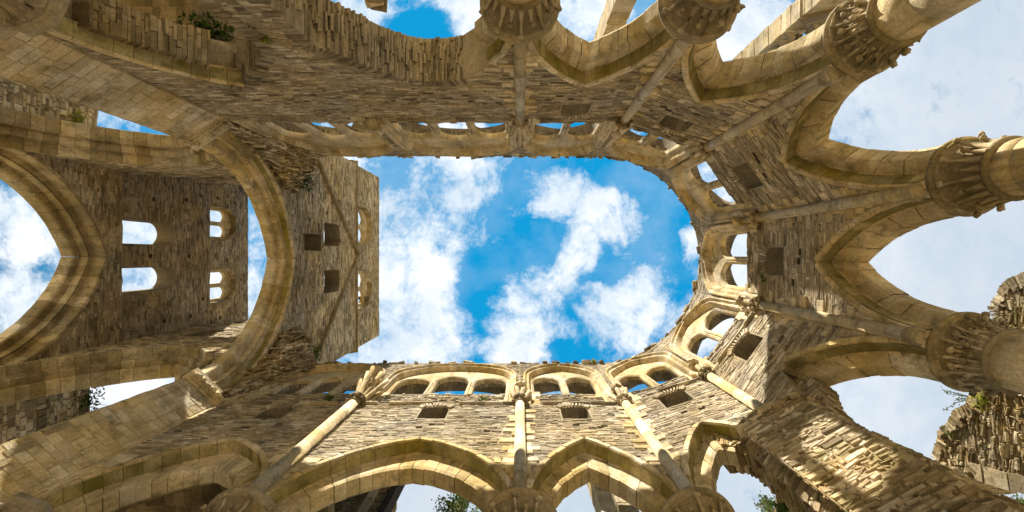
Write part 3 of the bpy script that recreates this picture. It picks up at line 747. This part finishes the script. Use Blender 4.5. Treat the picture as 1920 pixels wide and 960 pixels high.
# backing of the east openings keeps them dark
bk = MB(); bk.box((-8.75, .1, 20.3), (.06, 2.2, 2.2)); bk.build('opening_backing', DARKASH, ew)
gm = MB()
for y0, z0, y1, z1 in ((-4.0, 19.1, -.08, 24.42), (-.08, 24.42, 4.05, 19.1)):
    d = Vector((0, y1 - y0, z1 - z0)); L_ = d.length; ang = math.atan2(z1 - z0, y1 - y0)
    nseg = 14
    for q in range(nseg):
        t = (q + .5) / nseg; gm.box((-7.77, y0 + (y1 - y0) * t, z0 + (z1 - z0) * t), (.13, L_ / nseg * .49, .06), Matrix.Rotation(ang, 3, 'X'), jit=.006, r=U(0, .3))
gm.build('gable_mould', DARKASH, tower)
st = MB()
for q in range(18): st.box((-7.80, -4.55 + 9.1 * (q + .5) / 18, 24.30), (.10, 9.1 / 36 - .003, .06), jit=.004, r=U(0, .4))
for s_ in (-1, 1):
    for q in range(16): st.box((-7.9 - 8.4 * (q + .5) / 16, s_ * 4.42, 24.28), (8.4 / 32 - .003, .16, .06), jit=.004, r=U(0, .4))
st.build('string_course', DARKASH, tower)
# west wall, its inner face seen through the arch
WW = W((-14.55, 0), (0, 1), (-1, 0))
wO = pointed(0, 3.35, 13.2, 4.7, 18); wI = pointed(0, 2.85, 13.2, 4.15, 18)
wl = tower_wall(WW, -4.4, 4.4, 13.2, 18.75, wO, [], [], [], 1.0, name='tower_wall')
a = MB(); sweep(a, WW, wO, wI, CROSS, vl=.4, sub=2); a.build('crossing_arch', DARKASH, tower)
wins = [arched(-.95, .46, 18.75, 21.5, .5), arched(.9, .46, 18.75, 21.5, .5)]
wput = [(-2.9, 19.6), (-2.4, 20.6), (2.2, 19.9), (2.6, 21.2), (-2.6, 22.6), (-2.9, 23.6), (2.6, 22.9), (1.9, 23.8), (-.1, 22.8), (-.1, 20.4)]
low = [[(x, min(z, 20.0)) for x, z in w_] for w_ in wins]
def cut(z0, z1):
    return z0, z1
WW1 = W((-14.8, 0), (0, 1), (-1, 0))
# lower stage is a thin offset skin, upper stages are stepped back
tower_wall(WW1, -4.4, 4.4, 18.75, 24.45, None, [[(x, max(z, 18.76)) for x, z in w_] for w_ in wins], wput, [], .8, rr=(0, .7))
lo = MB()
for (a0, a1) in ((-4.2, -1.5), (-.4, .35), (1.45, 4.2)):
    o_ = rect(a0, a1, 18.6, 20.0); panel(lo, WW1.shift(-.12), o_, (), T=.14); stone_fill(lo, WW1.shift(-.12), o_, [], h=(.08, .15), dep=.05, gap=.012, rr=(0, .6))
lo.build('offset_course', TSLATE, tower)
WW2 = W((-15.05, 0), (0, 1), (-1, 0))
tower_wall(WW2, -4.4, 4.4, 24.45, 28.35, None, [], [(-3.0, 25.4), (-2.9, 26.9), (3.0, 25.6), (.1, 26.2)], [belfry(-1.65, .82, 24.6, 26.1, .95), belfry(1.45, .82, 24.6, 26.1, .95)], .45)
# north and south walls
for sg, steps, lab in ((1, ((3.15, 18.75, 20.2), (3.22, 20.2, 24.45), (3.5, 24.45, TZ)), ''), (-1, ((3.15, 18.75, 20.2), (3.42, 20.2, 24.45), (3.95, 24.45, TZ)), '')):
    w0 = W((0, sg * 3.12), (1, 0), (0, sg)); nO = pointed(-11.75, 2.85, 13.2, 4.55, 18); nI = pointed(-11.75, 2.45, 13.2, 4.15, 18)
    tower_wall(w0, -15.3, -8.75, 13.2, 18.75, nO, [], [], [], .95)
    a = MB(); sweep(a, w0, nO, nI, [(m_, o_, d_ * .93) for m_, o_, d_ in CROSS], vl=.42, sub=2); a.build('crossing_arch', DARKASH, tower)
    for y, za, zb in steps:
        top_ = zb == TZ
        hs = [arched(-13.2, .46, 20.3, 22.0, .5), arched(-11.05, .5, 20.3, 22.3, .5)] if za == 20.2 else []
        bl = [belfry(-13.0, .82, 24.6, 26.1, .95), belfry(-10.0, .82, 24.6, 26.1, .95)] if top_ else []
        tower_wall(W((0, sg * y), (1, 0), (0, sg)), -15.3, -7.85 if not top_ else -7.9, za, zb, None, hs, [(-14.2, za + 1.0), (-11.3, za + .8), (-9.2, za + .9)], bl, min(4.4 - y, .5) if top_ else 4.4 - y)
# corners: broken vault webs where the choir vault sprang
def haunch(sg, wall_y):
    random.seed(70 + sg); m = MB(); rows = []; n, k_ = 26, 14
    for a_ in range(n + 1):
        t = a_ / n; z = 13.4 + 4.0 * t
        p = Vector((-7.62 + .55 * t ** 1.5, wall_y - sg * .06 * t, z))                    # edge along the window arch
        yy = sg * 3.45 + (-sg * 1.25) * t ** 1.7 + .07
        q = Vector((-7.62, yy, z - .35 * t)); row = []
        for b_ in range(k_ + 1):
            u_ = b_ / k_; x = p.lerp(q, u_); out = math.sin(u_ * math.pi) * (.25 * t)
            x += Vector((.7, -sg * .7, 0)) * (-.10 * math.sin(u_ * math.pi) + out * .9 + U(-.05, .05)) ; row.append(x)
        rows.append(row)
    for a_ in range(n):
        for b_ in range(k_): m.quad([rows[a_][b_], rows[a_][b_ + 1], rows[a_ + 1][b_ + 1], rows[a_ + 1][b_]])
    cor = Vector((-7.75, wall_y + sg * .3, 17.9))
    for b_ in range(k_): m.quad([rows[n][b_], rows[n][b_ + 1], cor], .05)
    for q in range(800):                                                                  # thin slates of the web, set on edge
        a_ = random.randrange(n); b_ = random.randrange(k_); c = rows[a_][b_] + Vector((U(-.04, .1), U(-.05, .05), U(-.1, .1)))
        m.box(c, (U(.03, .13), U(.015, .03), U(.10, .3)), Matrix.Rotation(sg * U(-.9, -.1), 3, 'Z') @ Matrix.Rotation(U(.1, .6) , 3, 'Y') @ Matrix.Rotation(sg * U(-.5, .1), 3, 'X'), jit=.012)
    for q in range(60):
        b_ = random.randrange(k_); m.box(rows[n][b_].lerp(cor, rnd()), (U(.08, .2), U(.06, .16), U(.03, .08)), Matrix.Rotation(U(0, 3), 3, 'Z'), r=U(0, .4), jit=.03)
    return m
haunch(1, YN).build('vault_remnant', RUBBLE, north); haunch(-1, YS).build('vault_remnant', RUBBLE, south)
# far piers of the crossing
for sg, lab in ((1, 'far crossing pier under the tower on the sunlit side'), (-1, 'far crossing pier under the tower on the shaded side')):
    r_ = thing('crossing_pier', lab, 'pier', (-15, sg * 3.8, -1.6), 'piers of the crossing'); m = MB(); lp = [(-14.35, sg * 3.5), (-14.9, sg * 2.9), (-15.6, sg * 2.9), (-15.6, sg * 4.6), (-14.35, sg * 4.6)]
    for k in range(5):
        p, q = lp[k], lp[(k + 1) % 5]; w = seg(p, q); mid = (Vector(p) + Vector(q)) / 2
        if w.n.xy.dot(Vector((-15, sg * 3.8)) - mid) < 0: w = seg(p, q, True)
        ashlar_face(m, w, w.L, -1.6, 13.25)
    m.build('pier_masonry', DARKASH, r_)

# ------------------------------------------------------------------ transept walls, aisle vaults, outer ruins
def slab_wall(name, label, cat, p, q, T, z0, z1, mat=TSLATE, top=None, group=None, h=(.08, .15)):
    """free-standing rubble wall, stones on both faces and ends"""
    c = (Vector(p) + Vector(q)) / 2; root = thing(name, label, cat, (c.x, c.y, z0), group); m = MB()
    d = (Vector(q) - Vector(p)).normalized(); nn = Vector((-d.y, d.x)) * T
    p2, q2 = Vector(p) + nn, Vector(q) + nn; lp = [Vector(p), Vector(q), q2, p2]; cen = (lp[0] + lp[2]) / 2
    for k in range(4):
        a, b = lp[k], lp[(k + 1) % 4]; w = seg(a, b)
        if w.n.xy.dot(cen - (a + b) / 2) < 0: w = seg(a, b, True)
        n = max(4, int(w.L / .25)); out = [(0, z0), (w.L, z0)] + [(w.L * (1 - j / n), z1 + (top or .05) * U(-1, 1)) for j in range(n + 1)]
        panel(m, w, out, (), T=.08, r=.15, back=False); stone_fill(m, w, out, [], h=h, dep=.06, gap=.012)
    m.quad([(*lp[0], z1 - .1), (*lp[1], z1 - .1), (*lp[2], z1 - .1), (*lp[3], z1 - .1)], .3)
    m.build('masonry', mat, root); return root
random.seed(80)
slab_wall('transept_wall', 'rubble transept wall with bright yellow tufts beside the shaded crossing pier', 'wall', (-14.3, -9.5), (-14.3, -4.12), .9, -1.6, 17.3, group='transept walls')
slab_wall('transept_wall', 'rubble transept wall with straggling dark ivy beside the sunlit crossing pier', 'wall', (-14.3, 4.12), (-14.3, 9.5), .9, -1.6, 17.0, group='transept walls')
def aisle_vault(label, y0, y1, x0, x1, zc, rise, seed, wallx=None):
    random.seed(seed); root = thing('aisle_vault', label, 'vault', ((x0 + x1) / 2, (y0 + y1) / 2, 7), 'surviving aisle vaults'); m = MB(); n = 26; k_ = 12
    def pt(u_, v_, th=0):
        return Vector((x0 + (x1 - x0) * u_, y0 + (y1 - y0) * v_, zc + th + rise * math.sqrt(max(0, 1 - (2 * v_ - 1) ** 2)) + U(-.015, .015)))
    P = [[pt(i / n, j / k_) for j in range(k_ + 1)] for i in range(n + 1)]
    for i in range(n):
        for j in range(k_): m.quad([P[i][j], P[i][j + 1], P[i + 1][j + 1], P[i + 1][j]], U(0, .6))
    Q = [[pt(i / n, j / k_, .35) for j in range(k_ + 1)] for i in range(n + 1)]
    for i in range(n):
        for j in range(k_): m.quad([Q[i][j], Q[i][j + 1], Q[i + 1][j + 1], Q[i + 1][j]], .3)
    for i in (0, n):
        for j in range(k_): m.quad([P[i][j], P[i][j + 1], Q[i][j + 1], Q[i][j]], .5)
    m.build('vault_web', RUBBLE, root)
    o = MB(); w = W((0, y1), (1, 0), (0, 1 if y1 > 0 else -1)); ol = rect(x0, x1, -1.6, zc + .3); panel(o, w, ol, (), T=.7); stone_fill(o, w, ol, [], h=(.1, .18), zr=(4, zc + .3))
    o.build('outer_wall', SLATE, root)
    return root
aisle_vault('dark surviving aisle vault behind the sunlit arch nearest the tower', YN + .55, 8.4, -9.4, -4.1, 10.5, .5, 81)
aisle_vault('dark surviving aisle vault behind the broken arch of the shaded wall', YS - .55, -8.2, -9.4, -4.9, 10.7, .5, 82)
# chapel end-wall glimpsed under the widest sunlit arch
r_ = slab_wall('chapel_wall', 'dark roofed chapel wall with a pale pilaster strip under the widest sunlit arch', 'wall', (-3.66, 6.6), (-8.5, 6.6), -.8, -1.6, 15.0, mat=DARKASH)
m = MB()
for z in np.arange(-1.6, 15, .45): m.box((-4.02, 6.52, z + .22), (.09, .1, .218), r=U(.5, 1))
m.build('pilaster_strip', ASHLAR, r_)
m = MB()
for k in range(5): m.box((-3.62 + .035 * k, 6.7 + .0 * k, 7), (.014, .2, 8.6))
m.build('boarded_edge', TIMBER, r_)
def post(label, x, y, hx, hy, ztop, mat=ASHLAR, rag=False, group='outer buttress posts', z0=-1.6, name='buttress_post'):
    root = thing(name, label, 'buttress', (x, y, z0), group); m = MB(); z = z0
    while z < ztop:
        h = U(.22, .4); sh = U(-.012, .012) if not rag else U(-.08, .08); q = 2 if hx > .3 else 1
        for j in range(q):
            m.box((x + (j - (q - 1) / 2) * hx * 2 / q + sh, y + sh, z + h / 2), (hx / q - .004, hy, h / 2 - .004), jit=.006 if not rag else .05)
        z += h
    m.build('masonry', mat, root); return root
random.seed(83)
post('slim square ashlar post seen past the whole shaded arch', 2.66, -6.75, .27, .34, 19, )
post('slim pale ashlar post seen through the narrow sunlit arch', 2.30, 6.85, .20, .3, 19)
post('dark slab pier beside the slim pale post beyond the narrow sunlit arch', 3.1, 7.5, .27, .3, 19, mat=DARKASH)
post('ragged rubble stump jutting into the sky above the robbed arch', -3.72, -6.75, .24, .22, 13.65, mat=RUBBLE, rag=True)
b = post('tall ruined buttress of pale ashlar with an arch springing beyond the leafy capital', 7.6, -6.5, .3, .28, 19.5)
m = MB()
for k in range(9):
    t = k / 8; m.box((7.75 + 1.9 * t, -6.55 - .2 * t, 13.1 + .95 * math.sin(t * 1.45) ), (.16, .42, .5), Matrix.Rotation(-.9 * (1 - t), 3, 'Y'), jit=.03)
m.build('arch_springer', RUBBLE, b)
m = MB()
for k in range(26): m.box((7.65 + U(-.15, .45), -6.4 + U(-.1, .3), 13.4 + U(-.2, 1.8)), (U(.06, .2), U(.06, .16), U(.05, .12)), Matrix.Rotation(U(0, 3), 3, 'Z'), jit=.03)
m.build('torn_masonry', RUBBLE, b)
def rubble_mass(m, lo, hi, n, sz=(.1, .34)):
    """a torn wall core: a lumpy body with small flat stones bedded in all its faces"""
    lo, hi = Vector(lo), Vector(hi); ctr = (lo + hi) / 2; h = (hi - lo) / 2; q = 9
    m.box(ctr, (h.x * .84, h.y * .84, h.z * .88), jit=.06, r=.12)
    for k in range(int(n * 3.2)):
        ax = random.choice((0, 0, 1, 1, 2)); sg = random.choice((-1, 1)); p = Vector((U(-1, 1), U(-1, 1), U(-1, 1))); p[ax] = sg * U(.84, 1.0)
        c = (ctr.x + p.x * h.x, ctr.y + p.y * h.y, ctr.z + p.z * h.z); a = U(*sz) * .62; b = U(*sz) * .5; t = U(*sz) * .17
        if rnd() < .7: m.box(c, (a, b, t), Matrix.Rotation(U(-.25, .25) + (1.57 if rnd() < .3 else 0), 3, 'Z') @ Matrix.Rotation(U(-.14, .14), 3, 'X') @ Matrix.Rotation(U(-.14, .14), 3, 'Y'), jit=.03)
        else: m.lump(c, (a * .9, b * .9, t * 1.8), jit=.4)
random.seed(84)
def jag(pts, a=.11):
    o = []
    for p, q in zip(pts, pts[1:]):
        n = max(1, int(math.dist(p, q) / .22)) if min(p[1], q[1]) > 7 else 1
        for k in range(n): o.append((p[0] + (q[0] - p[0]) * k / n + (U(-a, a) if k else 0), p[1] + (q[1] - p[1]) * k / n + (U(-a, a) if k else 0)))
    return o + [pts[-1]]
def ruin_wall(root, w, out, T, edge, dep=.07):
    m = MB(); panel(m, w, out, (), T=T, r=.15)
    stone_fill(m, w, out, [], h=(.03, .10), l=(.07, .36), dep=dep, gap=.008, tilt=.03)
    rough_soffit(m, w, edge, -.05, T + .05, step=(.03, .1), out=.2, inn=.2)
    for k in range(90):
        P = Path(edge); c = P.at(rnd()); m.lump(w(c[0] + U(-.1, .1), c[1] + U(-.12, .08), U(-.1, T)), (U(.06, .16), U(.06, .16), U(.05, .12)), jit=.4)
    m.build('masonry', RUBBLE, root)
ra = thing('ruin_stub', 'isolated jagged stub of ruined wall against the sky behind an apse column', 'ruin', (11.8, 1.2, -1.6))
ea = [(1.78, -1.6), (1.74, 8), (1.70, 11.5), (1.62, 11.75), (1.45, 11.85), (1.2, 11.98), (1.0, 11.8), (.85, 11.78), (.68, 11.6), (.5, 11.2), (.55, 8), (.52, -1.6)]
ea = list(reversed(ea)); ea = jag(ea); ruin_wall(ra, W((11.2, 0), (0, 1), (1, 0)), ea, 1.3, ea)
rb = thing('chapel_ruin', 'overgrown chapel ruin with a springing arch overhanging the sky beside the rubble pier', 'ruin', (10.9, 3.6, -1.6))
eb = [(2.5, -1.6), (2.55, 9.6), (2.8, 10.6), (2.95, 11.2), (3.15, 11.45), (3.5, 11.55), (3.75, 11.9), (4.05, 12.0), (4.3, 12.3), (4.6, 12.35), (5.0, 12.5), (5.25, 12.3), (5.38, 12.05), (5.2, 11.85), (4.95, 11.7), (4.72, 11.6), (4.66, 11.2), (4.58, 10.7), (4.45, 10.1), (4.3, 9.4), (4.25, 8), (4.25, -1.6)]
wb = W((10.25, 0), (0, 1), (1, 0)); e1 = jag(eb[1:16], .13); ruin_wall(rb, wb, [eb[0]] + e1 + eb[16:], 1.2, e1)
m = MB(); sb = eb[15:21]
sweep(m, wb, sb, sb, [(1, .30, -.02), (1, .30, -.07), (1, -.05, -.07), (1, -.05, .5), (1, .1, .55)], vl=.3, sub=2, jit=.012)
m.build('arch_springer', DARKASH, rb)
rc = thing('ruin_stub', 'ivy topped ruin wall low under the half broken sunlit arch', 'ruin', (7.2, 7.2, -1.6)); m = MB()
random.seed(85); rubble_mass(m, (7.0, 6.6, 8), (8.6, 7.9, 13.2), 240); rubble_mass(m, (7.2, 6.8, 12.8), (8.2, 7.8, 14.2), 90); rubble_mass(m, (7.2, 6.6, -1.6), (8.6, 7.9, 8.2), 60)
m.build('masonry', RUBBLE, rc)

# ------------------------------------------------------------------ plants and trees
def leaves(m, c, rad, n, sz, droop=0.):
    c = Vector(c)
    for k in range(n):
        v = Vector((random.gauss(0, 1), random.gauss(0, 1), random.gauss(0, 1))); v = v.normalized() * (rnd() ** .5)
        p = c + Vector((v.x * rad[0], v.y * rad[1], v.z * rad[2])); a = Vector((random.gauss(0, 1), random.gauss(0, 1), random.gauss(0, 1))).normalized(); b = a.cross(Vector((rnd(), rnd(), rnd() + .1))).normalized(); s_ = sz * U(.6, 1.4)
        m.quad([p - a * s_, p + b * s_ * .45, p + a * s_, p - b * s_ * .45])
random.seed(90)
def tuft(name, label, cat, c, rad, n, sz, mat):
    m = MB(); leaves(m, c, rad, n, sz)
    for k in range(5): m.tube([c, Vector(c) + Vector((U(-1, 1) * rad[0], U(-1, 1) * rad[1], rad[2] * U(.5, 1)))], [.012, .004], 4)
    o = m.build(name, mat); tag(o, label, cat, 'plants rooted in the masonry'); return o
def onwall(x, y, Y=None, X=None, Z=None):
    u, v = (x - 975) / 960, (y - 481) / 960
    Z = Y / v if Y is not None else (X / u if X is not None else Z); return (u * Z, v * Z, Z)
tuft('wall_plant', 'bushy dark green plant hanging in the broken shaded arch', 'plant', onwall(388, 55, Y=-4.7), (.55, .3, .5), 420, .06, IVY)
tuft('wall_fern', 'yellow green tuft above a small opening of the half broken bay', 'fern', onwall(1266, 735, Y=3.55), (.12, .08, .12), 90, .04, FERN)
tuft('wall_fern', 'yellow green tuft on the sunlit apse bay below its window', 'fern', onwall(1375, 661, Z=13.0), (.09, .09, .16), 90, .04, FERN)
tuft('wall_fern', 'yellow green tuft up at the rim between two sunlit windows', 'fern', onwall(1251, 648, Z=17.4), (.12, .12, .16), 90, .045, FERN)
tuft('wall_fern', 'small tuft on the shaded part of the sunlit wall beside the tower', 'fern', onwall(617, 746, Y=3.7), (.14, .08, .16), 80, .04, LEAF)
tuft('wall_fern', 'bright yellow moss tuft inside the tower on its sunny wall', 'fern', onwall(418, 634, Y=3.35), (.35, .12, .3), 120, .07, FERN)
tuft('wall_fern', 'pair of vivid yellow tufts on the shaded transept wall', 'fern', onwall(146, 226, X=-14.2), (.15, .4, .25), 130, .07, FERN)
tuft('wall_fern', 'tiny tuft at the ragged broken edge of the shaded wall', 'fern', onwall(498, 76, Y=-3.48), (.1, .05, .1), 60, .03, FERN)
tuft('wall_ivy', 'dark ivy clump on the broken vault corner by the shaded wall', 'ivy', onwall(575, 335, Z=17.2), (.25, .5, .4), 260, .05, IVY)
tuft('wall_ivy', 'dark ivy clump on the broken vault corner by the sunlit wall', 'ivy', onwall(566, 655, Z=17.2), (.25, .4, .4), 260, .05, IVY)
tuft('wall_ivy', 'straggling ivy on the corner of the sunlit side transept wall', 'ivy', onwall(166, 755, X=-14.2), (.2, .9, .7), 260, .07, IVY)
tuft('wall_plant', 'weeds growing on the overgrown chapel ruin next to the leafy capital', 'plant', onwall(1842, 748, X=10.2), (.2, .3, .2), 200, .035, FERN)
tuft('wall_plant', 'grassy clump on the ruin wall under the half broken arch', 'plant', onwall(1475, 948, Z=13.8), (.3, .4, .25), 380, .06, LEAF)
tuft('wall_grass', 'grassy tuft on the rim at the apse end of the sunlit wall', 'grass tuft', onwall(1112, 678, Z=17.9), (.12, .1, .1), 70, .04, FERN)
tuft('wall_grass', 'grassy tuft on the tower roof crease beside the sunlit wall', 'grass tuft', onwall(590, 662, Z=18.4), (.3, .35, .3), 160, .05, LEAF)
tuft('wall_grass', 'mossy tuft on the apse string course beside the window facing the tower', 'grass tuft', onwall(1432, 520, X=6.08), (.08, .12, .1), 60, .035, LEAF)
tuft('wall_grass', 'small tuft in the joints under the sunlit three light window', 'grass tuft', onwall(905, 748, Y=3.7), (.12, .06, .1), 60, .035, LEAF)
tuft('wall_grass', 'mossy tuft below the shaded apse window next to the small opening', 'grass tuft', onwall(1382, 305, Z=12.6), (.1, .1, .14), 70, .035, LEAF)
def sprig(label, base, tips):
    m = MB()
    for t in tips:
        b_ = Vector(base); e = Vector(t); mid = b_.lerp(e, .5) + Vector((0, 0, .06)); m.tube([b_, mid, e], [.012, .009, .004], 4, r=.1)
        for k in range(16): leaves(m, b_.lerp(e, U(.35, 1)) + Vector((U(-.04, .04), U(-.04, .04), U(-.04, .04))), (.04, .04, .04), 1, .03)
    o = m.build('dry_sprig', LEAF); tag(o, label, 'sprig', 'plants rooted in the masonry')
sprig('thin dry twigs leaning out from the chapel ruin into the sky', onwall(1822, 745, X=10.4), [onwall(1765, 730, X=9.8), onwall(1775, 738, X=10), onwall(1768, 770, X=9.9), onwall(1790, 752, X=10)])
sprig('leafy twig on the broken edge of the chapel ruin', onwall(1788, 818, X=10.2), [onwall(1768, 800, X=9.9), onwall(1770, 812, X=10)])
def tree(label, tip, ztip, h, spread, n, seed):
    random.seed(seed); u, v = (tip[0] - 975) / 960, (tip[1] - 481) / 960; x, y = u * ztip, v * ztip
    root = thing('leafy_tree', label, 'tree', (x, y, -1.6), 'trees outside the ruin'); m = MB(); c = MB()
    m.tube([(x, y, -1.6), (x + .2, y - .1, ztip * .4), (x, y, ztip * .7), (x, y, ztip)], [.3, .22, .12, .02], 8)
    for k in range(46):
        t = rnd() ** .6; z = ztip - h * (1 - t); a = U(0, 6.28); rr_ = spread * (1 - t) * U(.5, 1) + .1; p0 = Vector((x, y, z - .4)); p1 = Vector((x + rr_ * math.cos(a), y + rr_ * math.sin(a), z + U(-.1, .5)))
        m.tube([p0, p0.lerp(p1, .5) + Vector((0, 0, .1)), p1], [.035, .02, .006], 5)
        for j in range(n // 46): leaves(c, p0.lerp(p1, U(.3, 1.05)) + Vector((U(-.12, .12), U(-.12, .12), U(-.12, .12))), (.1, .1, .1), 1, .05)
    m.build('trunk', BARK, root); c.build('crown', LEAF, root)
tree('leafy tree whose top shows under the widest sunlit arch', (868, 925), 17, 4.5, 2.2, 2600, 91)
tree('leafy tree whose tip shows under the half broken arch', (1432, 938), 18.5, 3.5, 1.8, 1600, 92)
tree('leafy tree whose tip shows under the overhanging chapel ruin', (1908, 942), 19, 3.5, 1.7, 1600, 93)
